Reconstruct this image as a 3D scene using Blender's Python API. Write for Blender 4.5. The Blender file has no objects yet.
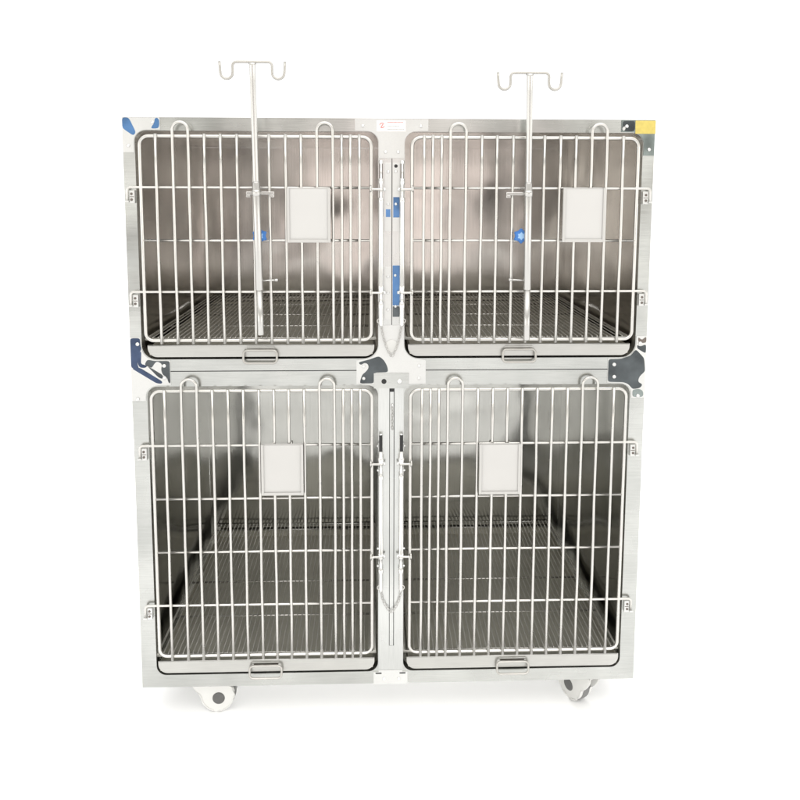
import bpy, bmesh, math, random
from mathutils import Vector, Matrix
random.seed(7)
PI = math.pi
scene = bpy.context.scene
COL = scene.collection
K = 0.001                                  # everything below is measured in millimetres

# ---------------------------------------------------------------- materials
def new_mat(name):
    m = bpy.data.materials.new(name); m.use_nodes = True
    nt = m.node_tree
    b = nt.nodes['Principled BSDF']
    return m, nt, b

def metal(name, col, rough, metallic=1.0, stretch=(4, 4, 160), bump=0.05, var=0.08, rvar=0.10, blot=0.06, wave=0.0, aniso=0.0):
    """brushed sheet: streaks along one axis in tone, gloss and relief, with a slow blotchy drift"""
    m, nt, b = new_mat(name)
    N, L = nt.nodes, nt.links
    tc = N.new('ShaderNodeTexCoord')
    mp = N.new('ShaderNodeMapping'); mp.inputs['Scale'].default_value = stretch
    L.new(tc.outputs['Object'], mp.inputs['Vector'])
    n1 = N.new('ShaderNodeTexNoise'); n1.inputs['Scale'].default_value = 6; n1.inputs['Detail'].default_value = 6
    L.new(mp.outputs[0], n1.inputs['Vector'])
    n2 = N.new('ShaderNodeTexNoise'); n2.inputs['Scale'].default_value = 5.5; n2.inputs['Detail'].default_value = 4
    L.new(tc.outputs['Object'], n2.inputs['Vector'])
    def rng(src, lo, hi):
        r = N.new('ShaderNodeMapRange'); r.inputs['From Min'].default_value = .3; r.inputs['From Max'].default_value = .7
        r.inputs['To Min'].default_value = lo; r.inputs['To Max'].default_value = hi
        L.new(src, r.inputs['Value']); return r.outputs[0]
    a = rng(n1.outputs['Fac'], 1 - var, 1 + var)
    c = rng(n2.outputs['Fac'], 1 - blot, 1 + blot)
    mu = N.new('ShaderNodeMath'); mu.operation = 'MULTIPLY'; L.new(a, mu.inputs[0]); L.new(c, mu.inputs[1])
    vm = N.new('ShaderNodeVectorMath'); vm.operation = 'SCALE'; vm.inputs[0].default_value = col
    L.new(mu.outputs[0], vm.inputs['Scale'])
    L.new(vm.outputs[0], b.inputs['Base Color'])
    ra = rng(n2.outputs['Fac'], rough - rvar * .5, rough + rvar * .5)
    L.new(ra, b.inputs['Roughness'])
    b.inputs['Metallic'].default_value = metallic
    b.inputs['Anisotropic'].default_value = aniso
    bp = N.new('ShaderNodeBump'); bp.inputs['Strength'].default_value = bump; bp.inputs['Distance'].default_value = .002
    L.new(n1.outputs['Fac'], bp.inputs['Height']); L.new(bp.outputs[0], b.inputs['Normal'])
    if wave:                                                  # thin sheet is never quite flat
        n3 = N.new('ShaderNodeTexNoise'); n3.inputs['Scale'].default_value = 4.2; n3.inputs['Detail'].default_value = 1.5
        L.new(tc.outputs['Object'], n3.inputs['Vector'])
        b3 = N.new('ShaderNodeBump'); b3.inputs['Strength'].default_value = 1; b3.inputs['Distance'].default_value = wave
        L.new(n3.outputs['Fac'], b3.inputs['Height']); L.new(b3.outputs[0], bp.inputs['Normal'])
    return m

def plain(name, col, rough=.5, metallic=0.0, var=.06, scale=40, bump=.05):
    m, nt, b = new_mat(name)
    N, L = nt.nodes, nt.links
    tc = N.new('ShaderNodeTexCoord')
    n = N.new('ShaderNodeTexNoise'); n.inputs['Scale'].default_value = scale; n.inputs['Detail'].default_value = 4
    L.new(tc.outputs['Object'], n.inputs['Vector'])
    r = N.new('ShaderNodeMapRange'); r.inputs['From Min'].default_value = .3; r.inputs['From Max'].default_value = .7
    r.inputs['To Min'].default_value = 1 - var; r.inputs['To Max'].default_value = 1 + var
    L.new(n.outputs['Fac'], r.inputs['Value'])
    vm = N.new('ShaderNodeVectorMath'); vm.operation = 'SCALE'; vm.inputs[0].default_value = col
    L.new(r.outputs[0], vm.inputs['Scale']); L.new(vm.outputs[0], b.inputs['Base Color'])
    b.inputs['Roughness'].default_value = rough; b.inputs['Metallic'].default_value = metallic
    bp = N.new('ShaderNodeBump'); bp.inputs['Strength'].default_value = bump; bp.inputs['Distance'].default_value = .001
    L.new(n.outputs['Fac'], bp.inputs['Height']); L.new(bp.outputs[0], b.inputs['Normal'])
    return m

M = {}
M['frame'] = metal('brushed_steel_frame', (.53, .535, .515), .26, .97, (3, 3, 120), .03, .07, .14, .14, .010)
M['stile'] = metal('brushed_steel_post', (.60, .605, .59), .26, .95, (120, 120, 3), .03, .06, .14, .10, .008)
M['plate'] = metal('satin_steel_plate', (.68, .68, .665), .42, .88, (60, 60, 60), .02, .02, .10, .04)
M['inner'] = metal('steel_lining_shaded', (.49, .487, .462), .15, 1.0, (50, 50, 1.0), .006, .05, .06, .08, .012)  # lower lining: the cage's shade is put into a darker steel colour
M['inner_up'] = metal('steel_lining_lit', (.60, .57, .535), .17, 1.0, (50, 50, 1.0), .006, .07, .08, .09, .008)  # upper lining: same sheet, reflected light put into a brighter, warmer colour
M['pan'] = metal('steel_tray', (.53, .525, .50), .34, .95, (3, 3, 90), .03, .05, .10, .05)
M['pan_floor'] = metal('dull_tray_floor', (.60, .585, .52), .42, .6, (90, 3, 3), .02, .06, .10, .14)
M['latch'] = metal('chromed_latch', (.80, .795, .78), .22, .8, (20, 20, 4), .004, .03, .08, .03)
M['wire'] = metal('polished_wire', (.66, .645, .615), .28, .88, (9, 9, 9), .03, .03, .10, .05)
M['grate'] = metal('grate_wire', (.62, .605, .56), .40, .6, (9, 9, 9), .05, .08, .10, .12)
M['bright'] = metal('polished_tube', (.58, .57, .55), .24, .78, (20, 20, 4), .004, .03, .08, .03)
M['hook'] = metal('hook_wire', (.48, .465, .435), .36, .7, (9, 9, 9), .03, .03, .10, .05)
M['chain'] = metal('chain_links', (.50, .49, .47), .30, .9, (9, 9, 9), .03, .03, .10, .05)
M['screw'] = plain('zinc_screw', (.74, .74, .73), .30, .85, .05, 300)
M['film_blue'] = plain('blue_protective_film', (.085, .185, .37), .20, .65, .5, 14, .10)
M['film_navy'] = plain('navy_protective_film', (.06, .085, .15), .16, .7, .40, 22, .12)
M['film_grey'] = plain('dark_grey_protective_film', (.085, .095, .10), .16, .7, .40, 20, .12)
M['film_green'] = plain('green_grey_protective_film', (.24, .275, .265), .22, .7, .35, 26, .15)
M['tape'] = plain('yellow_tape', (.60, .48, .12), .5, 0, .08, 120, .2)
M['paper'] = plain('sticker_paper', (.80, .77, .745), .55, 0, .02, 60)
M['ink_red'] = plain('red_ink', (.62, .20, .20), .5)
M['ink_grey'] = plain('grey_ink', (.36, .36, .36), .5)
M['dark'] = plain('black_sleeve_and_gap_shade', (.018, .018, .018), .6)  # black sleeve, and the shade of gaps and holes as colour
M['brown'] = plain('brown_film_and_gap_shade', (.16, .135, .12), .45, .4)  # brown film and clips, also shade in recesses put in as colour
M['knob'] = plain('blue_plastic', (.05, .19, .52), .32, 0, .05, 60)
M['knob_pale'] = plain('pale_blue_plastic', (.35, .55, .80), .35)
M['castor'] = plain('white_caster_plastic', (.64, .635, .615), .36, 0, .03, 30)
M['tyre'] = plain('grey_caster_tread', (.17, .17, .165), .55, 0, .08, 80)
M['hubcap'] = plain('grey_hub_cap', (.10, .098, .095), .5, 0, .06, 80)
M['holder'] = plain('frosted_card_holder', (.54, .53, .51), .40, .25, .02, 12, .02)
M['card'] = plain('blank_card', (.56, .55, .535), .55, 0, .015, 10, .02)
M['paperfloor'] = plain('white_studio_floor', (.93, .93, .93), .7, 0, .01, 3, .02)

# ---------------------------------------------------------------- mesh helpers
class MB:
    def __init__(self): self.bm = bmesh.new()
    def v(self, p): return self.bm.verts.new(Vector(p))
    def face(self, vs, smooth=False):
        try:
            f = self.bm.faces.new(vs); f.smooth = smooth; return f
        except ValueError:
            return None
    def box(self, x0, x1, y0, y1, z0, z1, bev=0):
        vs = [self.v((x, y, z)) for z in (z0, z1) for y in (y0, y1) for x in (x0, x1)]
        fs = [self.face([vs[i] for i in q]) for q in ((0, 2, 3, 1), (4, 5, 7, 6), (0, 1, 5, 4), (2, 6, 7, 3), (0, 4, 6, 2), (1, 3, 7, 5))]
        if bev:
            es = list({e for f in fs for e in f.edges})
            bmesh.ops.bevel(self.bm, geom=es, offset=bev, segments=2, affect='EDGES', profile=.5)
        return self
    def tube(self, pts, r, n=10, closed=False, caps=True):
        """sweep a circle of radius r (number or per-point list) along pts"""
        P = [Vector(p) for p in pts]; m = len(P)
        rs = r if isinstance(r, (list, tuple)) else [r] * m
        def tan(i):
            if closed: t = P[(i + 1) % m] - P[i - 1]
            elif i == 0: t = P[1] - P[0]
            elif i == m - 1: t = P[-1] - P[-2]
            else: t = (P[i] - P[i - 1]).normalized() + (P[i + 1] - P[i]).normalized()
            return t.normalized()
        t0 = tan(0)
        ref = Vector((0, 1, 0)) if abs(t0.y) < .9 else Vector((1, 0, 0))
        u = (ref - t0 * ref.dot(t0)).normalized()
        rings = []
        for i in range(m):
            t = tan(i)
            u = (u - t * u.dot(t)).normalized(); w = t.cross(u)
            rings.append([self.v(P[i] + (u * math.cos(2 * PI * k / n) + w * math.sin(2 * PI * k / n)) * rs[i]) for k in range(n)])
        for i in range(m if closed else m - 1):
            a, b = rings[i], rings[(i + 1) % m]
            for k in range(n):
                self.face([a[k], a[(k + 1) % n], b[(k + 1) % n], b[k]], True)
        if caps and not closed:
            self.face(rings[0][::-1]); self.face(rings[-1])
        return self
    def lathe(self, prof, c, axis='z', n=24):
        """prof: (along, radius) pairs turned about an axis through c"""
        rings = []
        for (h, r) in prof:
            ring = []
            for k in range(n):
                a = 2 * PI * k / n; x, y = r * math.cos(a), r * math.sin(a)
                if axis == 'z': p = (c[0] + x, c[1] + y, c[2] + h)
                elif axis == 'y': p = (c[0] + x, c[1] + h, c[2] + y)
                else: p = (c[0] + h, c[1] + x, c[2] + y)
                ring.append(self.v(p))
            rings.append(ring)
        for a, b in zip(rings, rings[1:]):
            for k in range(n): self.face([a[k], a[(k + 1) % n], b[(k + 1) % n], b[k]], True)
        self.face(rings[0][::-1]); self.face(rings[-1])
        for f in self.bm.faces:
            if len(f.verts) > 8: f.smooth = False
        return self
    def prism(self, poly, y0, y1, holes=(), caps=True, back=True):
        """flat shape in x-z (with holes) running from y0 (front) back to y1"""
        bm = self.bm
        loops = [poly] + list(holes)
        front, es = [], []
        for lp in loops:
            vs = [self.v((p[0], y0, p[1])) for p in lp]
            front.append(vs)
            es += [bm.edges.new((vs[i], vs[(i + 1) % len(vs)])) for i in range(len(vs))]
        if caps: bmesh.ops.triangle_fill(bm, use_beauty=True, use_dissolve=False, edges=es, normal=(0, -1, 0))
        es2 = []; backs = []
        for vs in front:
            bk = [self.v((q.co.x, y1, q.co.z)) for q in vs]; backs.append(bk)
            for i in range(len(vs)):
                j = (i + 1) % len(vs)
                self.face([vs[i], vs[j], bk[j], bk[i]])
            if back: es2 += [bm.edges.get((bk[i], bk[(i + 1) % len(bk)])) for i in range(len(bk))]
        if back and caps: bmesh.ops.triangle_fill(bm, use_beauty=True, use_dissolve=False, edges=es2, normal=(0, 1, 0))
        return self
    def build(self, name, mat, parent=None, label=None):
        o0 = ORI.get(thing_of(parent).name if parent else None, Vector((0, 0, 0)))
        for q in self.bm.verts: q.co = q.co * K - o0
        bmesh.ops.recalc_face_normals(self.bm, faces=self.bm.faces[:])
        me = bpy.data.meshes.new(name); self.bm.to_mesh(me); self.bm.free()
        me.materials.append(mat)
        o = bpy.data.objects.new(name, me); COL.objects.link(o)
        if parent: o.parent = parent
        if label: o['label'] = label
        return o

ORI = {}
def thing_of(o):
    while o.parent: o = o.parent
    return o
def thing(name, label, cat, loc, group=None):
    o = bpy.data.objects.new(name, None); COL.objects.link(o)
    o.location = Vector(loc) * K; o.empty_display_size = .05
    o['label'] = label; o['category'] = cat
    if group: o['group'] = group
    ORI[o.name] = Vector(loc) * K
    return o
def copy_thing(root, loc, label):
    r = root.copy(); COL.objects.link(r); r.location = Vector(loc) * K; r['label'] = label
    ORI[r.name] = Vector(loc) * K
    for ch in list(root.children):
        c = ch.copy(); COL.objects.link(c); c.parent = r
        for g in list(ch.children):
            d = g.copy(); COL.objects.link(d); d.parent = c
    return r

def arc(cx, cz, r, a0, a1, n=8):
    return [(cx + r * math.cos(math.radians(a0 + (a1 - a0) * i / n)), cz + r * math.sin(math.radians(a0 + (a1 - a0) * i / n))) for i in range(n + 1)]
def rrect(x0, x1, z0, z1, r, rb=None, n=8):
    rb = r if rb is None else rb
    return (arc(x1 - r, z1 - r, r, 0, 90, n) + arc(x0 + r, z1 - r, r, 90, 180, n)
            + arc(x0 + rb, z0 + rb, rb, 180, 270, n) + arc(x1 - rb, z0 + rb, rb, 270, 360, n))
def mir(poly): return [(-x, z) for x, z in poly][::-1]
def screw(parent, x, z, y=-1.6, r=4.2):
    b = MB(); b.lathe([(0, r), (-1.0, r), (-2.0, r * .72), (-2.3, r * .45)], (x, y, z), 'y', 16)
    o = b.build('screw', M['screw'], parent)
    b2 = MB()
    b2.box(x - .5, x + .5, y - 2.55, y - 2.2, z - r * .38, z + r * .38)
    b2.box(x - r * .38, x - .52, y - 2.55, y - 2.2, z - .5, z + .5)
    b2.box(x + .52, x + r * .38, y - 2.55, y - 2.2, z - .5, z + .5)
    return o, b2
def screws(parent, pts, y=-1.6, r=4.2):
    for x, z in pts:
        b = MB(); b.lathe([(0, r), (-1.0, r), (-2.0, r * .72), (-2.3, r * .42), (-1.6, r * .22), (-1.5, .05)], (x, y, z), 'y', 16)
        b.build('screw', M['screw'], parent)

# ---------------------------------------------------------------- setting
fb = MB(); fb.box(-9000, 9000, -9000, 9000, -30, 0)
fl = fb.build('floor', M['paperfloor']); fl['kind'] = 'structure'

# ---------------------------------------------------------------- the cage bank
cage = thing('pet_cage', 'stainless steel bank of four barred pet cages standing on white casters', 'pet cage', (0, 350, 0))
HOU = [rrect(-583, -31, 921, 1450, 25, 34), rrect(31, 583, 921, 1450, 25, 34)]
HOL = [rrect(-574, -31, 130, 856, 24, 24), rrect(31, 574, 130, 856, 24, 24)]
def frame(z0, z1, holes):
    b = MB()
    b.prism([(-610, z0), (610, z0), (610, z1), (-610, z1)], 0, 24, holes, back=False)
    return b.build('front_frame', M['frame'], cage)
frame(893.2, 1480, HOU); frame(98, 891.2, HOL)
b = MB(); b.box(-606, 606, 6, 22, 890, 894.5); b.build('seam', M['dark'], cage)
for s in (-1, 1):
    for z0, z1 in ((893.2, 1480), (98, 891.2)):
        b = MB(); b.box(min(s * 597, s * 609.7), max(s * 597, s * 609.7), 24.3, 700, z0, z1)
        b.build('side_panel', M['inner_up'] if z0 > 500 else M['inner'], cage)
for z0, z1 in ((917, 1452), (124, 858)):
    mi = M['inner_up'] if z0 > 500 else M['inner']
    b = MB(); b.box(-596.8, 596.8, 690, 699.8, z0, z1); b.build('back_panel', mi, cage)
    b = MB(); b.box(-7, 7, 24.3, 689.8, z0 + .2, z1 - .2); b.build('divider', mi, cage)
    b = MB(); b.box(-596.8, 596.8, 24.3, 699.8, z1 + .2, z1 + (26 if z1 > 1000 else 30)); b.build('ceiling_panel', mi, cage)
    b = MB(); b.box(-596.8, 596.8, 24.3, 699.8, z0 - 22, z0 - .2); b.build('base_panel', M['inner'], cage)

# --- corner and joint plates with remains of protective film
def film(parent, poly, mat, y=-1.6, t=.35, name='film_patch'):
    for _ in range(2 if name != 'yellow_tape' else 0):        # torn edges run in curves
        q = []
        for i, (ax, az) in enumerate(poly):
            bx, bz = poly[(i + 1) % len(poly)]
            d = math.hypot(bx - ax, bz - az); k = min(.25, 3.2 / d)
            q += [(ax + (bx - ax) * k, az + (bz - az) * k), (bx - (bx - ax) * k, bz - (bz - az) * k)]
        poly = q
    MB().prism(poly, y - t, y).build(name, mat, parent)

tl = [(-609.5, 1479), (-525, 1479), (-525, 1452)] + arc(-557, 1424, 27.5, 90, 180)[0:] + [(-584.5, 1401), (-609.5, 1401)]
p = MB().prism(tl, -1.6, -.05).build('corner_bracket', M['plate'], cage, 'corner plate with strips of blue film left on it')
film(p, [(-609, 1478.6), (-594, 1478.6), (-579, 1446), (-584.9, 1438), (-609, 1455)], M['film_blue'])
film(p, [(-536, 1477), (-530, 1478.6), (-525.6, 1473), (-527, 1455), (-545, 1454), (-542, 1461), (-537, 1466)], M['film_blue'])
screws(p, [(-541, 1468), (-597, 1416)], r=3.8)
tr = [(609.5, 1479), (531, 1479), (531, 1452)] + arc(557, 1424, 27.5, 90, 0) + [(584.5, 1398), (609.5, 1398)]
p = MB().prism(tr, -1.6, -.05).build('corner_bracket', M['film_green'], cage, 'grey green corner plate with yellow tape on it')
film(p, [(534, 1477), (562, 1477), (562, 1453.5), (546, 1453), (529.5 + 2, 1456), (533, 1463)], M['film_grey'], t=.3)
film(p, [(531.6, 1460), (538, 1466), (541, 1460), (536, 1453)], M['plate'], -1.95, .3, 'film_curl')
film(p, [(563, 1478), (610.5, 1478), (610.5, 1448), (563.5, 1448)], M['tape'], t=.5, name='yellow_tape')
screws(p, [(543, 1465), (597, 1412)], -1.9, 4.2)

def kplate(s):
    q = ([(-609.5, 973), (-585, 973), (-585, 955)] + arc(-549, 955, 36, 180, 270)[1:] + [(-518, 919), (-518, 859.5), (-549, 859.5)]
         + arc(-549, 831, 28, 90, 180)[0:] + [(-577, 822), (-609.5, 822)])
    return q if s < 0 else mir(q)
p = MB().prism(kplate(-1), -1.6, -.05).build('corner_bracket', M['plate'], cage, 'joint plate with torn navy film')
film(p, [(-608.6, 972), (-586, 972), (-586, 956), (-583.5, 946), (-592, 929), (-594, 909), (-590, 899), (-608.6, 901)], M['film_navy'])
film(p, [(-608, 900.5), (-589, 902), (-538, 869), (-538, 863), (-551, 864)], M['film_navy'], t=.30)
film(p, [(-571, 921.5), (-555, 917.5), (-519, 917.5), (-519, 864), (-523, 865), (-527, 880), (-536, 884), (-540, 898), (-536, 909), (-545, 916), (-552, 915), (-561, 901), (-566, 903), (-578, 908)], M['film_grey'])
film(p, [(-571, 905), (-561, 900), (-535, 883), (-537, 874), (-546, 878)], M['film_grey'], t=.28)
film(p, [(-593.6, 929), (-584, 943), (-585, 922), (-586, 911), (-577, 908), (-571, 906), (-576, 901), (-588, 901.8), (-593, 909)], M['film_navy'], t=.25)
screws(p, [(-592, 958), (-532, 906), (-532, 877), (-596, 826)], -1.95, 4.6)
p = MB().prism(kplate(1), -1.6, -.05).build('corner_bracket', M['plate'], cage, 'joint plate covered in dark grey film')
film(p, [(519, 917), (549, 917.5), (572, 925), (584, 941), (605, 919), (608.6, 887), (595, 874), (592, 861), (604, 855), (598, 846), (579.5, 843), (570, 855), (557, 860.5), (519, 861.5)], M['film_grey'])
film(p, [(587, 952), (594, 947), (608.6, 953), (608.6, 930), (587, 942.5)], M['film_grey'], t=.3)
film(p, [(588, 971), (598, 963), (603, 968), (608.6, 971), (608.6, 956), (590, 956)], M['brown'], t=.3)
film(p, [(579.5, 842), (597, 844), (606, 838), (606, 824), (580, 824)], M['film_green'], t=.28)
screws(p, [(594, 955), (533, 904), (534, 874), (593, 823 + 4)], -1.95, 4.6)

tp = [(84, 1478.6), (-84, 1478.6), (-84, 1452), (-57, 1451.5)] + arc(-56.5, 1424, 27.5, 90, 0)[1:] + [(-29.2, 1390), (29.2, 1390)] + arc(56.5, 1424, 27.5, 180, 90)[:-1] + [(57, 1451.5), (84, 1452)]
p = MB().prism(tp, -1.6, -.05).build('joint_plate', M['plate'], cage)
screws(p, [(-66, 1463), (67, 1463), (-14, 1404), (15, 1404)], r=3.8)
st = MB().prism([(-34, 1475), (32, 1475), (32, 1450.5), (-34, 1450.5)], -2.0, -1.62).build('sticker', M['paper'], cage, 'small pale sticker with a red round emblem and fine print')
eb = MB()
ring = [arc(-22, 1464, 6.2, 20, 190, 14), arc(-22, 1464, 6.2, 215, 360, 12)]
for a_ in ring:
    n_ = len(a_)
    for i in range(n_ - 1):
        k0 = 1 - .30 * math.sin(PI * i / (n_ - 1)) - .06; k1 = 1 - .30 * math.sin(PI * (i + 1) / (n_ - 1)) - .06
        ins = lambda q, kk: (-22 + (q[0] + 22) * kk, 1464 + (q[1] - 1464) * kk)
        eb.prism([a_[i], a_[i + 1], ins(a_[i + 1], k1), ins(a_[i], k0)], -2.25, -2.02)
eb.prism([(-25, 1460.5), (-23.2, 1459.8), (-18.6, 1466.6), (-20.6, 1467.4)], -2.25, -2.02)
eb.build('emblem', M['ink_red'], st)
def fineprint(x0, x1, z, h, mat):
    t_ = MB(); x = x0
    while x < x1 - 1:
        w_ = random.uniform(1.0, 2.2)
        t_.box(x, min(x + w_, x1), -2.2, -2.02, z - h / 2 + random.uniform(0, .3), z + h / 2 - random.uniform(0, .4)); x += w_ + random.uniform(.45, .8)
    t_.build('text_line', mat, st)
fineprint(-10, 27, 1471, 2.2, M['ink_red']); fineprint(-10, 18, 1462.5, 1.6, M['ink_grey']); fineprint(-10, 28, 1455, 2.0, M['ink_grey'])

cp = ([(-29.2, 1001), (29.2, 1001), (29.2, 953)] + arc(64.5, 955, 35.3, 180, 270)[1:] + [(82, 917), (82, 859.5), (-82, 859.5), (-82, 917), (-65, 919)]
      + arc(-64.5, 955, 35.3, 270, 360)[1:])
p = MB().prism(cp, -1.6, -.05).build('joint_plate', M['plate'], cage, 'cross shaped centre plate with dark film on its left arm')
film(p, [(-78, 912), (-51, 919), (-29, 927), (-17, 917), (-9, 902), (-7, 888), (-41, 887), (-41, 861), (-75, 861), (-69, 882), (-59, 890), (-53, 899), (-55, 908), (-63, 911), (-72, 905)], M['film_grey'])
screws(p, [(-65, 902), (-65, 873), (66, 903), (66, 873)], r=4.0)
b = MB(); b.lathe([(0, 15), (-.6, 15.5), (-1.0, 14.5)], (1, -1.65, 951), 'y', 32); b.build('round_plug', M['castor'], p)
sp = MB().prism([(-41, 886), (42, 886), (42, 849), (-41, 849)], -3.2, -1.7).build('lock_plate', M['frame'], cage)
b = MB(); b.lathe([(0, 6), (-.5, 6), (-.6, 4)], (-17, -3.2, 866), 'y', 20); b.build('painted_hole', M['dark'], sp)  # dark disc painted for the shade of an open hole
screws(sp, [(20, 866)], -3.2, 6)

# --- centre posts
for x0, x1 in ((-29.6, .2), (1.8, 29.6)):
    MB().box(x0, x1, -1.4, -.05, 1001.3, 1389.6).build('centre_post', M['stile'], cage)
MB().box(.25, 1.75, -.6, -.1, 1001.5, 1389.4).build('seam', M['dark'], cage)  # dark strip painted as shade between the two posts
MB().box(-29.6, -4.2, -1.5, -.05, 134, 848.5).build('centre_post', M['stile'], cage)
MB().box(8.2, 29.6, -1.5, -.05, 134, 848.5).build('centre_post', M['stile'], cage)
MB().box(-4.1, 8.1, -.45, -.1, 198.2, 848).build('seam', M['dark'], cage)  # dark strip put in as the shade of the gap between the leaves
MB().box(-2.6, 6.4, -1.3, -.5, 198.5, 840).build('channel_strip', M['stile'], cage)
MB().box(-4.15, 8.15, -1.4, -.05, 134.2, 198).build('centre_post', M['stile'], cage)
MB().box(-3, 7, -1.5, -.5, 841, 848).build('slot', M['dark'], cage)
bp_ = MB().prism([(-29.6, 133.8), (29.6, 133.8), (29.6, 129), (42, 129), (42, 97), (-42, 97), (-42, 129), (-29.6, 129)], -2.2, -.05).build('base_plate', M['plate'], cage)
screws(bp_, [(-16, 111), (20, 111)], -2.2, 4.2)
for x in (-37, 37):
    MB().box(min(x, x * .6), max(x, x * .6), -2.7, -2.25, 124.5, 127.5).build('slot', M['dark'], bp_)

for (x0, x1, z0, z1, pts, blue) in ((-17, -.6, 1222, 1379, [(-8, 1359), (-8, 1285)], [(-13, -2.5, 1255, 1273)]),
                                     (2.6, 19, 1222, 1379, [(10, 1360), (10, 1285)], [(4, 18.4, 1254, 1301)]),
                                     (-16.5, -.2, 1015, 1139, [(-8, 1116), (-8, 1078), (-8, 1038)], []),
                                     (2.4, 20, 1020, 1143, [(9, 1119), (10, 1046)], [(2.9, 19.5, 1048, 1142.5)])):
    p = MB().box(x0, x1, -3.0, -1.45, z0, z1, .4).build('strike_plate', M['plate'], cage)
    for q in blue:
        MB().box(q[0], q[1], -3.4, -3.02, q[2], q[3]).build('film_patch', M['film_blue'], p)
        if q[2] == 1048: MB().box(3.2, 19, -3.4, -3.02, 1021, 1046).build('film_patch', M['film_grey'], p)
    screws(p, pts, -3.3, 3.4)
MB().lathe([(0, 4), (-.5, 4), (-.6, 2.5)], (10, -3.05, 1372), 'y', 16).build('keyhole', M['dark'], cage)

# --- latch rods: (z, radius) outlines, with collars, arms and a chain at the end
def latch_rod(s, low):
    x = -24.5 * s * -1 if False else 24.5 * s
    y = -11
    if not low:
        prof = [(1385, 1), (1384, 4), (1378, 4), (1376, 2.2), (1344, 2.2), (1342, 4.6), (1331, 4.6), (1329, 3.4), (1300, 3.4), (1299, 5.4), (1290, 5.4), (1288, 4.8),
                (1098, 4.8), (1096, 5.6), (1080, 5.6), (1078, 3.6), (1058, 3.6), (1056, 5.6), (1046, 5.6), (1044, 4.8), (1004, 4.8), (1000, 2.5), (999, .8)]
        arms = (1319, 1080)
    else:
        prof = [(741, 1), (740, 3.6), (699, 3.6), (698, 4.6), (684, 4.6), (683, 6.2), (668, 6.2), (666, 3.4), (640, 3.4), (638, 5.2), (630, 5.2), (628, 4.6),
                (444, 4.6), (442, 6.0), (430, 6.0), (428, 3.6), (404, 3.6), (402, 5.4), (394, 5.4), (392, 4.6), (352, 4.6), (344, 2.4), (342, .8)]
        arms = (668, 436)
    r = MB(); r.lathe([(z, q * 1.2) for z, q in prof][::-1], (x, y, 0), 'z', 14)
    o = r.build('latch_rod', M['latch'], cage)
    for z in arms:
        a = MB(); a.tube([(x - s * 5, y - 3, z), (x, y - 5, z), (s * 40, y - 5, z), (s * 48, y - 7, z + .5)], 2.9, 10)
        a.tube([(s * 48, y - 7, z - 6), (s * 48.5, y - 9, z), (s * 48, y - 7, z + 9)], 2.0, 8)
        a.build('latch_arm', M['wire'], o)
        c = MB(); c.lathe([(-4, 3), (-3.6, 4), (3.6, 4), (4, 3)], (x - s * 7, y - 1, z), 'x', 12); c.build('collar', M['screw'], o)
    if low:
        MB().box(x - 3.8, x + 3.8, y - 6.0, y - 4.4, 699, 739).build('black_sleeve', M['dark'], o)
        for z in (712, 652, 456, 412):
            MB().lathe([(-2.5, 2), (0, 3.2), (2.5, 2)], (x + s * 7, y - 2, z), 'x', 10).build('stud', M['screw'], o)
    else:
        MB().box(x - 4.2, x + 4.2, -3.4, -1.45, 1344, 1377).build('slot', M['brown'], o)  # dark block stands for the shade inside the rod recess
    zt = prof[-1][0] + 14
    e = MB(); e.tube([(x + s * 4.5 + 4 * math.cos(t), y - 2, zt + 5 * math.sin(t)) for t in [2 * PI * k / 14 for k in range(14)]], 1.1, 6, True); e.build('ring', M['wire'], o)
    return (x, zt)
def chain(P, r=2.6, w=.75, name='safety_chain'):
    """links laid along a polyline, every other one turned a quarter"""
    cm = MB(); P = [Vector(p) for p in P]
    L_ = [(P[i + 1] - P[i]).length for i in range(len(P) - 1)]
    tot = sum(L_); step = r * 2.9; n = int(tot / step)
    for i in range(n + 1):
        d = i * tot / n; k = 0
        while k < len(L_) - 1 and d > L_[k]: d -= L_[k]; k += 1
        c = P[k].lerp(P[k + 1], min(d / L_[k], 1)); t = (P[k + 1] - P[k]).normalized()
        side = t.cross(Vector((0, 1, 0))).normalized(); nrm = Vector((0, 1, 0))
        q = side if i % 2 else (nrm * .8 + side * .6).normalized()
        q = (q - t * q.dot(t)).normalized()
        cm.tube([c + t * r * 1.75 * math.cos(a) + q * r * math.sin(a) for a in [2 * PI * j / 10 for j in range(10)]], w, 6, True)
    return cm.build(name, M['chain'], cage)
for low in (False, True):
    a = latch_rod(-1, low); c = latch_rod(1, low)
    zb = 927 if not low else 288
    xb = 1
    pts = []
    for (x0, z0, x1, z1) in ((a[0], a[1] - 8, xb - 3, zb + 3), (xb + 3, zb + 3, c[0], c[1] - 8)):
        for i in range(9):
            t = i / 8; sag = math.sin(PI * t) * (5 if not low else 7)
            bow = 1 if x0 < 0 else -1
            pts.append((x0 + (x1 - x0) * t - bow * sag * .6, -9 if not low else -7.5, z0 + (z1 - z0) * t - sag * .6))
    chain(pts)
chain([(2, -4, 806), (3.5, -4.5, 790), (2.5, -4.5, 772), (3, -4.5, 752)], 2.4, .8)
MB().lathe([(0, 3.2), (-2, 3.2), (-2.6, 1.5)], (3, -2.2, 808), 'y', 12).build('chain_hook', M['screw'], cage)

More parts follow.
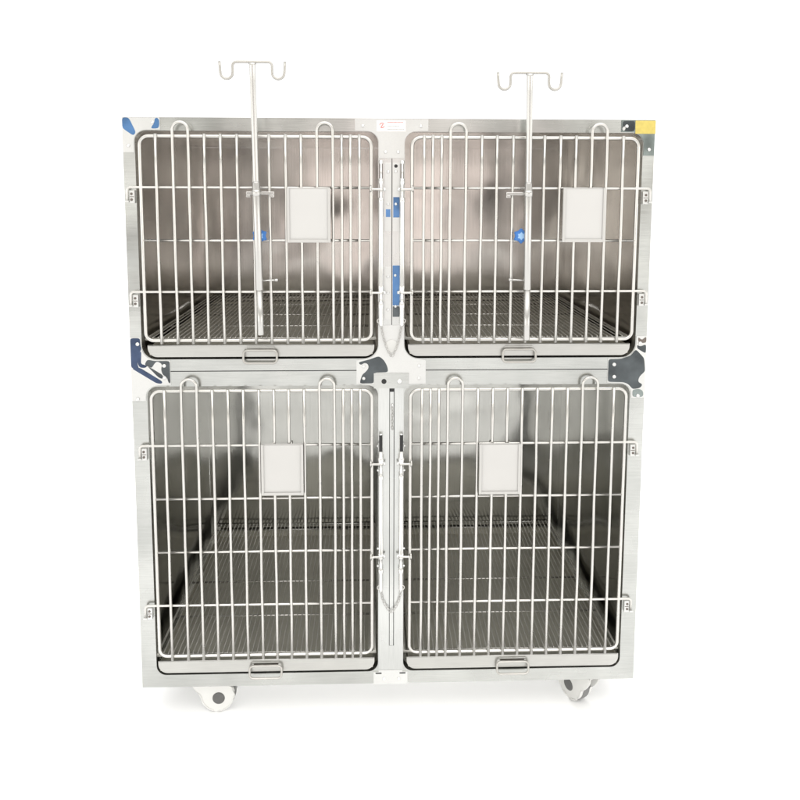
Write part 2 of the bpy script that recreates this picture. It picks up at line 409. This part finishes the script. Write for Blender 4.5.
# --- doors
UPX = [532, 494, 459, 423, 387, 350, 314, 278, 241, 206, 170, 134, 114, 94, 74]
LOX = [530, 491, 455, 419, 383, 347, 311, 276, 241, 205, 169, 134, 113, 93, 73]
def door(s, low):
    if low: xo, xi, zt, zb, cr, xs, lt = 562, 46, 847, 186, (715, 584, 451, 316), LOX, 877
    else: xo, xi, zt, zb, cr, xs, lt = 569.5, 47, 1437, 968, (1322, 1201, 1082), UPX, 1468
    yf, yc, yb = -8.5, -9.0, -15.4
    loop = rrect(min(s * xo, s * xi), max(s * xo, s * xi), zb, zt, 20, 18, 7)
    d = MB().tube([(x, yf, z) for x, z in loop], 4.1, 12, True).build('cage_door', M['wire'], cage)
    def wob(z): return random.uniform(-.55, .55)
    loops = {1: 2, 10: 11}; done = set()
    for i, x in enumerate(xs):
        if i in done: continue
        zs = [zb - 7] + [zb + (zt - zb) * k / 7 for k in range(1, 7)]
        if i in loops:
            x2 = xs[loops[i]]; done.add(loops[i]); xm, rr = (x + x2) / 2, abs(x - x2) / 2
            up = [(s * (x + wob(z)), yb, z) for z in zs] + [(s * x, yb, zt)]
            dn = [(s * x2, yb, zt)] + [(s * (x2 + wob(z)), yb, z) for z in zs[::-1]]
            top = [(s * (xm + rr * math.cos(t)), yb - 1.5 * math.sin(t), lt - rr + rr * math.sin(t)) for t in [PI * k / 12 for k in range(13)]]
            MB().tube(up + top + dn, 3.45, 10).build('lift_loop', M['wire'], d)
        else:
            pts = [(s * (x + wob(z)), yb, z) for z in zs] + [(s * x, yb, zt + 5)]
            MB().tube(pts, 3.4, 10).build('bar', M['wire'], d)
    for k, z in enumerate(cr):
        hinge = k in ((0, 2) if not low else (0, 3))
        if hinge:
            hx = 601 if not low else 593
            pts = [(s * (xi + 2), yc, z), (s * 300, yc, z), (s * (xo + 8), yc, z), (s * (hx - 7), yc, z)]
            pts += [(s * (hx - 7 + 7 * math.sin(t)), yc, z - 7 + 7 * math.cos(t)) for t in (PI * .17, PI * .33, PI * .5)] + [(s * hx, yc, z - 32)]
        else:
            pts = [(s * (xi + 2), yc, z), (s * 200, yc, z + .4), (s * 400, yc, z - .3), (s * (xo - 2), yc, z)]
        MB().tube(pts, 3.1, 10).build('crossbar', M['wire'], d)
        if hinge:
            b = MB(); a0, a1 = (584.5, 597) if not low else (577.5, 589.5)
            b.box(min(s * a0, s * a1), max(s * a0, s * a1), -8, -.1, z - 36, z - 7, .8)
            h = b.build('hinge_block', M['plate'], cage)
            g = MB(); am = (a0 + a1) / 2
            for dz in (-15, -28):
                g.lathe([(0, 3), (-.6, 3), (-.9, 1.2)], (s * (am + 1), -8.05, z + dz), 'y', 12)
            g.box(s * am - 4.6, s * am + 4.6, -8.6, -8.05, z - 22.2, z - 20.8)
            g.build('hinge_slot', M['brown'], h)
            if low or True:
                e = MB(); ex = s * (a1 + .3)
                e.box(min(ex, ex + s * 8.5), max(ex, ex + s * 8.5), -12.4, -.1, z - 34, z - 30, .5); e.build('hinge_pin_foot', M['plate'], h)
    return d
for s in (-1, 1):
    for low in (False, True): door(s, low)

# --- casters
def caster(x, y, yaw, brake):
    """white covered wheel, its fork leaning back from the swivel"""
    c, sn = math.cos(yaw), math.sin(yaw)
    def T(u, v, z): return (x + u * c - v * sn, y + u * sn + v * c, z)     # u along the wheel's rolling direction, v across
    def xf(b):
        for q in b.bm.verts: q.co = Vector(T(q.co.x, q.co.y, q.co.z))
        return b
    R_ = 44
    t = xf(MB().lathe([(-13, 30), (-13, R_ - 5), (-10, R_ - 1), (-4, R_), (4, R_), (10, R_ - 1), (13, R_ - 5), (13, 30)], (0, 0, R_), 'y', 48))
    o = t.build('caster', M['tyre'], cage)
    for v0, v1 in ((-19, -13.4), (13.4, 19)):
        disc = arc(0, R_, R_ - 2.5, -172, 52, 28) + [(14, 90), (2, 93), (-40, 94), (-67, 93), (-66.5, 84), (-63, 75), (-57, 65), (-50, 55.5), (-45, 48)]
        pl = MB().prism(disc, v0, v1)
        bmesh.ops.bevel(pl.bm, geom=[e for e in pl.bm.edges if len(e.link_faces) == 2 and abs(e.calc_face_angle(0)) > 1.2], offset=2.2, segments=3, affect='EDGES')
        for f in pl.bm.faces: f.smooth = False
        xf(pl).build('wheel_cover', M['castor'], o)
        ax = MB(); vv = v0 if v0 < 0 else v1; sg = -1 if v0 < 0 else 1
        ax.lathe([(0, 15.5), (sg * 1.2, 15.3), (sg * 2.0, 13.5), (sg * 2.1, 4)], (3, vv, R_ - 7), 'y', 28)
        xf(ax).build('hub_cap', M['hubcap'], o)
        k = MB(); k.lathe([(0, 5), (sg * 1.2, 4.6), (sg * 1.4, 2)], (-16, vv, 74), 'y', 16); xf(k).build('cover_rivet', M['hubcap'], o)
    f = MB(); f.box(-64, 2, -13.2, 13.2, 86, 91, 1.5)
    f.lathe([(88, 22), (93, 24), (97.8, 24)], (-34, 0, 0), 'z', 24)
    xf(f).build('swivel_fork', M['castor'], o)
caster(-437, 58, math.radians(0), True)
caster(484, 72, math.radians(118), False)
caster(-470, 620, math.radians(20), False)
caster(470, 620, math.radians(-160), False)

# ---------------------------------------------------------------- trays and grates inside the cage
tray_group, grate_group = 'slide-out trays of the pet cage', 'wire floor grates inside the pet cage'
def make_tray(cx, zt, h, label):
    t = thing('slide_out_tray', label, 'tray', (cx, 0, zt - h), tray_group)
    z0 = zt - h; x0, x1 = cx - 265, cx + 265
    b = MB()
    b.prism([(x1, zt), (x0, zt)] + arc(x0 + 22, z0 + 22, 22, 180, 270) + arc(x1 - 22, z0 + 22, 22, 270, 360), 1.5, 3.0)
    b.tube([(x0 + 2, 2.5, zt - .5), (x1 - 2, 2.5, zt - .5)], 1.8, 8)
    b.build('front_panel', M['pan'], t)
    b = MB(); zp = z0 + 6
    b.box(x0 + 4, x1 - 4, 3.2, 680, zp - 1, zp); b.box(x0 + 4, x0 + 5.2, 3.2, 680, zp + .1, zt - 3); b.box(x1 - 5.2, x1 - 4, 3.2, 680, zp + .1, zt - 3)
    b.box(x0 + 5.4, x1 - 5.4, 678.6, 680, zp + .1, zt - 3)
    b.build('pan', M['pan_floor'], t)
    hx = cx + (4 if cx > 0 else -2)
    b = MB(); zm = zt - 26
    pts = rrect(hx - 39, hx + 39, zm - 15, zm + 15, 9, 9, 5)
    b.tube([(x, -6.5 - (zm + 15 - z) * .12, z) for x, z in pts], 2.7, 10, True)
    hd = b.build('handle', M['hook'], t)
    b = MB(); b.box(hx - 33, hx + 33, -1.4, 1.3, zt - 9, zt - 4.5, .5); b.build('handle_strip', M['pan'], hd)
    b = MB(); b.box(hx - 30, hx + 30, -7.5, 1.2, zt - 13.5, zt - 10.2); b.build('handle_clip', M['brown'], hd)
    return t
trays = [make_tray(-305, 954, 28, 'steel pull-out tray under the upper cage on the left of the centre post')]
copy_thing(trays[0], (305, 0, 926), 'steel pull-out tray under the upper cage on the right of the centre post')
t2 = make_tray(-305, 165, 31, 'steel pull-out tray under the lower cage on the left of the centre post')
copy_thing(t2, (305, 0, 134), 'steel pull-out tray under the lower cage on the right of the centre post')

def make_grate(cx, z, label):
    t = thing('wire_grate', label, 'floor grate', (cx, 10, z), grate_group)
    x0, x1 = cx - 268, cx + 262
    b = MB(); n = 45
    for i in range(n):
        x = x0 + (x1 - x0) * i / (n - 1)
        dz = random.uniform(-.3, .3)
        b.tube([(x, 6, z - 3), (x, 8.5, z + dz), (x, 340, z + dz - .4), (x, 684, z + dz)], 1.55, 6)
    b.build('wire_deck', M['grate'], t)
    for y in (12, 166, 332, 505, 650):
        MB().tube([(x0 - 1, y, z - 4.2), (x1 + 1, y, z - 4.2)], 2.5, 8).build('cross_rod', M['wire'], t)
    b = MB(); b.tube([(x0 - 3, 6, z - 4), (x1 + 3, 6, z - 4), (x1 + 3, 683, z - 4), (x0 - 3, 683, z - 4)], 3.0, 8, True); b.build('rim', M['grate'], t)
    return t
g = make_grate(-303, 972, 'wire floor grate in the upper cage on the left, behind the drip stand with the lower knob')
g['label'] = 'wire floor grate lying inside the upper cage on the left of the centre post'
copy_thing(g, (303, 10, 972), 'wire floor grate lying inside the upper cage on the right of the centre post')
copy_thing(g, (-303, 10, 181), 'wire floor grate lying inside the lower cage on the left of the centre post')
copy_thing(g, (303, 10, 181), 'wire floor grate lying inside the lower cage on the right of the centre post')

# ---------------------------------------------------------------- card holders hung on the bars
card_group = 'blank card holders hung on the cage doors'
def make_holder(cx, zc, label):
    t = thing('card_holder', label, 'card holder', (cx, -22, zc), card_group)
    w, h = 49.5, 62.5
    x0, x1, z0, z1 = cx - w, cx + w, zc - h, zc + h
    MB().box(x0, x1, -21.6, -20.4, z0, z1, .3).build('back_plate', M['holder'], t)
    b = MB()
    b.box(x0, x0 + 6, -26.2, -25.2, z0, z1 - 1, .3); b.box(x1 - 6, x1, -26.2, -25.2, z0, z1 - 1, .3)
    b.box(x0 + 6.1, x1 - 6.1, -26.2, -25.2, z0, z0 + 7, .3)
    b.box(x0, x0 + 1, -25.1, -21.7, z0 + 1, z1 - 1); b.box(x1 - 1, x1, -25.1, -21.7, z0 + 1, z1 - 1); b.box(x0 + 1.1, x1 - 1.1, -25.1, -21.7, z0, z0 + 1)
    b.build('pocket_rim', M['holder'], t)
    MB().box(x0 + 3, x1 - 3, -23.4, -22.9, z0 + 3, z1 - 3).build('card', M['card'], t)
    for dx in (-22, 22):
        MB().tube([(cx + dx, -20, z1 - 4), (cx + dx, -18, z1 + .5), (cx + dx, -11, z1 + 3.6), (cx + dx, -5, z1 + 1), (cx + dx, -4.5, z1 - 6)], 1.2, 8).build('hook', M['wire'], t)
    return t
h0 = make_holder(-189, 1260, 'card holder plate on the upper door at left, beside the drip stand with no gap')
h0['label'] = 'blank card holder on the upper left door, just right of the drip stand'
copy_thing(h0, (443, -22, 1261), 'blank card holder on the upper right door, nearest the yellow tape')
copy_thing(h0, (-257, -22, 660), 'blank card holder on the lower left door, above a wire tray handle')
copy_thing(h0, (259, -22, 657), 'blank card holder on the lower right door, right of the chained post')

# ---------------------------------------------------------------- drip stands clamped on the upper doors
def make_stand(xt, xb, zt, zb, kx, side, label):
    t = thing('drip_stand', label, 'drip stand', ((xt + xb) / 2, -42, zb), 'drip stands clamped on the cage doors')
    y = -42
    X = lambda z: xb + (xt - xb) * (z - zb) / (zt - zb)
    Z1, Z0 = 1334, 1090
    MB().tube([(X(z), y, z) for z in (Z1 - 6, Z1 + 4, zt - 40, zt - 8, zt - 2)], [7.3, 7.3, 7.3, 7.6, 9.2], 20).build('upper_tube', M['bright'], t)
    MB().tube([(X(z), y, z) for z in (Z0, Z0 + 2, Z1 - 2, Z1)], [7.9, 8.5, 8.5, 7.9], 20).build('sleeve', M['bright'], t)
    MB().tube([(X(z), y, z) for z in (zb, zb + 1.5, Z0 + 1)], [6.4, 7.2, 7.2], 20).build('lower_tube', M['bright'], t)
    cx = X(zt)
    def half(sg):
        q = [(0, 0), (20, .3), (35, 0)] + [(35 + 8 * math.sin(a), -8 + 8 * math.cos(a)) for a in (.4, .8, 1.2, 1.57)]
        q += [(43, -15), (43, -21)]
        q += [(56.5 - 13.5 * math.cos(a), -23 - 13.5 * math.sin(a)) for a in [PI * k / 10 for k in range(1, 11)]]
        q += [(71, -10), (71.5, 1)]
        return [(cx + sg * a, y - 1, zt + b) for a, b in q]
    L_, R_ = half(-1), half(1)
    MB().tube(L_[::-1] + R_[1:], 3.1, 10).build('hook', M['hook'], t)
    c = MB(); xm = X(1310)
    c.lathe([(-7, 9), (-6.5, 10), (6.5, 10), (7, 9)], (xm, y, 1310), 'z', 20)
    a0, a1 = (xm - 25, xm + 38) if side < 0 else (xm - 48, xm + 4)
    c.box(a0, a1, -32, -20.5, 1306, 1313, 1)
    c.box(a0, a0 + 10, -31, -20.5, 1300, 1305.7, 1); c.box(a1 - 10, a1, -31, -20.5, 1300, 1305.7, 1)
    c.box(a1 - 16, a1 - 12, -20.4, -3, 1308, 1312, .5)
    c.build('clamp', M['bright'], t)
    k = MB(); z = 1213
    star = [(kx + (18.5 if i % 2 == 0 else 13.0) * math.sin(PI * i / 6), z + (18.5 if i % 2 == 0 else 13.0) * math.cos(PI * i / 6)) for i in range(12)]
    k.prism(star, -32.5, -23)
    bmesh.ops.bevel(k.bm, geom=[e for e in k.bm.edges if len(e.link_faces) == 2 and e.calc_face_angle(0) > .3], offset=1.4, segments=2, affect='EDGES')
    kn = k.build('knob', M['knob'], t)
    s2 = [(kx + (9.5 if i % 2 == 0 else 6.5) * math.sin(PI * i / 6), z + (9.5 if i % 2 == 0 else 6.5) * math.cos(PI * i / 6)) for i in range(12)]
    MB().prism(s2, -33.1, -32.6).build('knob_face', M['knob_pale'], kn)
    sd = 1 if side < 0 else -1
    pz = 1112
    p_ = MB(); p_.tube([(X(pz), y + 4, pz - 1), (X(pz) + sd * 20, y + 6, pz), (X(pz) + sd * 38, y + 5, pz + 1)], 2.2, 8)
    p_.lathe([(-4, 2.5), (-3, 3.6), (3, 3.6), (4, 2.5)], (X(pz) + sd * 38, y + 5, pz + 1), 'x', 10)
    p_.build('peg', M['bright'], t)
    return t
make_stand(-307.5, -299, 1596, 987, -300, -1, 'two-hooked drip stand on the upper left door, blue knob partly hidden behind its tube')
make_stand(306.5, 312, 1577, 973, 297, 1, 'two-hooked drip stand on the upper right door, blue star knob showing left of its tube')

# ---------------------------------------------------------------- light
w = bpy.data.worlds.new("World"); scene.world = w; w.use_nodes = True
nt = w.node_tree; N, L = nt.nodes, nt.links
bg = N['Background']
tc = N.new('ShaderNodeTexCoord'); sx = N.new('ShaderNodeSeparateXYZ'); L.new(tc.outputs['Generated'], sx.inputs[0])
# workshop in front of the cage: a dull wall, brighter towards the lit ceiling
ramp = N.new('ShaderNodeValToRGB'); cr = ramp.color_ramp
els = [(0.0, (.30, .28, .26, 1)), (.50, (.30, .28, .26, 1)), (.56, (.46, .46, .41, 1)), (.66, (.78, .76, .72, 1)), (.80, (1.6, 1.58, 1.52, 1)), (1.0, (1.7, 1.7, 1.66, 1))]
cr.elements[0].position, cr.elements[0].color = els[0]; cr.elements[1].position, cr.elements[1].color = els[-1]
for p_, c_ in els[1:-1]:
    e = cr.elements.new(p_); e.color = c_
mz = N.new('ShaderNodeMapRange'); mz.inputs['From Min'].default_value = -1; mz.inputs['From Max'].default_value = 1
L.new(sx.outputs['Z'], mz.inputs['Value']); L.new(mz.outputs[0], ramp.inputs['Fac'])
# a pale, faintly pink patch added straight ahead for the steel to reflect, duller to either side
dv = N.new('ShaderNodeMath'); dv.operation = 'DIVIDE'; L.new(sx.outputs['X'], dv.inputs[0]); L.new(sx.outputs['Y'], dv.inputs[1])
of = N.new('ShaderNodeMath'); of.operation = 'ADD'; L.new(dv.outputs[0], of.inputs[0]); of.inputs[1].default_value = .03
ab = N.new('ShaderNodeMath'); ab.operation = 'ABSOLUTE'; L.new(of.outputs[0], ab.inputs[0])
pm = N.new('ShaderNodeMapRange'); pm.interpolation_type = 'SMOOTHSTEP'
pm.inputs['From Min'].default_value = .04; pm.inputs['From Max'].default_value = .19; pm.inputs['To Min'].default_value = 1; pm.inputs['To Max'].default_value = 0
L.new(ab.outputs[0], pm.inputs['Value'])
pz = N.new('ShaderNodeMapRange'); pz.interpolation_type = 'SMOOTHSTEP'
pz.inputs['From Min'].default_value = .10; pz.inputs['From Max'].default_value = .20; pz.inputs['To Min'].default_value = 1; pz.inputs['To Max'].default_value = 0
L.new(sx.outputs['Z'], pz.inputs['Value'])
pp = N.new('ShaderNodeMath'); pp.operation = 'MULTIPLY'; L.new(pm.outputs[0], pp.inputs[0]); L.new(pz.outputs[0], pp.inputs[1])
px_ = N.new('ShaderNodeMix'); px_.data_type = 'RGBA'; L.new(pp.outputs[0], px_.inputs['Factor']); L.new(ramp.outputs[0], px_.inputs['A'])
px_.inputs['B'].default_value = (2.0, 1.80, 1.74, 1)
# bright patches added further out on both sides to lighten the stiles
sm = N.new('ShaderNodeMapRange'); sm.interpolation_type = 'SMOOTHSTEP'
sm.inputs['From Min'].default_value = .31; sm.inputs['From Max'].default_value = .43
L.new(ab.outputs[0], sm.inputs['Value'])
sp_ = N.new('ShaderNodeMath'); sp_.operation = 'MULTIPLY'; L.new(sm.outputs[0], sp_.inputs[0]); L.new(pz.outputs[0], sp_.inputs[1])
sd_ = N.new('ShaderNodeMix'); sd_.data_type = 'RGBA'; L.new(sp_.outputs[0], sd_.inputs['Factor']); L.new(px_.outputs['Result'], sd_.inputs['A'])
sd_.inputs['B'].default_value = (2.3, 2.26, 2.16, 1)
# white sweep behind
mb = N.new('ShaderNodeMapRange'); mb.interpolation_type = 'SMOOTHSTEP'
mb.inputs['From Min'].default_value = -.30; mb.inputs['From Max'].default_value = .05
L.new(sx.outputs['Y'], mb.inputs['Value'])
mix = N.new('ShaderNodeMix'); mix.data_type = 'RGBA'
L.new(mb.outputs[0], mix.inputs['Factor']); L.new(sd_.outputs['Result'], mix.inputs['A']); mix.inputs['B'].default_value = (1.5, 1.5, 1.5, 1)
L.new(mix.outputs['Result'], bg.inputs['Color']); bg.inputs['Strength'].default_value = 1.0

def area(name, loc, target, sx_, sy_, power, col=(1, 1, 1)):
    ld = bpy.data.lights.new(name, 'AREA'); ld.shape = 'RECTANGLE'; ld.size = sx_; ld.size_y = sy_; ld.energy = power; ld.color = col
    o = bpy.data.objects.new(name, ld); COL.objects.link(o); o.location = loc
    o.rotation_euler = (Vector(target) - Vector(loc)).to_track_quat('-Z', 'Y').to_euler()
    return o
area('added_key_light', (.2, -2.0, 3.3), (0, 0, .8), 3.2, 1.4, 25, (1, .985, .96))  # added lamp overhead, brightens the bars and frame
a_ = area('added_floor_fill', (0, -.95, .25), (0, .05, .0), 1.7, .2, 1.0)  # added lamp below the view, lifts the shadow under the cage
a_.data.spread = math.radians(60)
area('added_rear_fill', (0, 2.7, .4), (0, .3, 0), 1.0, .4, 230)  # added lamp hidden behind the cage, brightens the floor beneath it

# ---------------------------------------------------------------- camera
Cc = Vector((-.0423, -1.6409, 1.3170)); pitch, yaw, roll, f, px, py = .1031, .0309, .0026, 707.0934, 394.9729, 263.2736
cy, sy, cpi, spi = math.cos(yaw), math.sin(yaw), math.cos(pitch), math.sin(pitch)
fwd = Vector((sy * cpi, cy * cpi, -spi)); right = Vector((cy, -sy, 0)); up = right.cross(fwd)
R3 = right * math.cos(roll) + up * math.sin(roll); U3 = up * math.cos(roll) - right * math.sin(roll)
cam = bpy.data.cameras.new('camera'); co = bpy.data.objects.new('camera', cam); COL.objects.link(co)
co.matrix_world = Matrix(((R3.x, U3.x, -fwd.x, Cc.x), (R3.y, U3.y, -fwd.y, Cc.y), (R3.z, U3.z, -fwd.z, Cc.z), (0, 0, 0, 1)))
cam.sensor_width = 36; cam.lens = f / 800 * 36
cam.shift_x = (400 - px) / 800; cam.shift_y = (py - 400) / 800
cam.clip_start = .05; cam.clip_end = 200
scene.camera = co
scene.view_settings.view_transform = 'Standard'; scene.view_settings.look = 'None'
scene.view_settings.exposure = 0; scene.view_settings.gamma = 1
scene.cycles.max_bounces = 14; scene.cycles.glossy_bounces = 8; scene.cycles.diffuse_bounces = 4
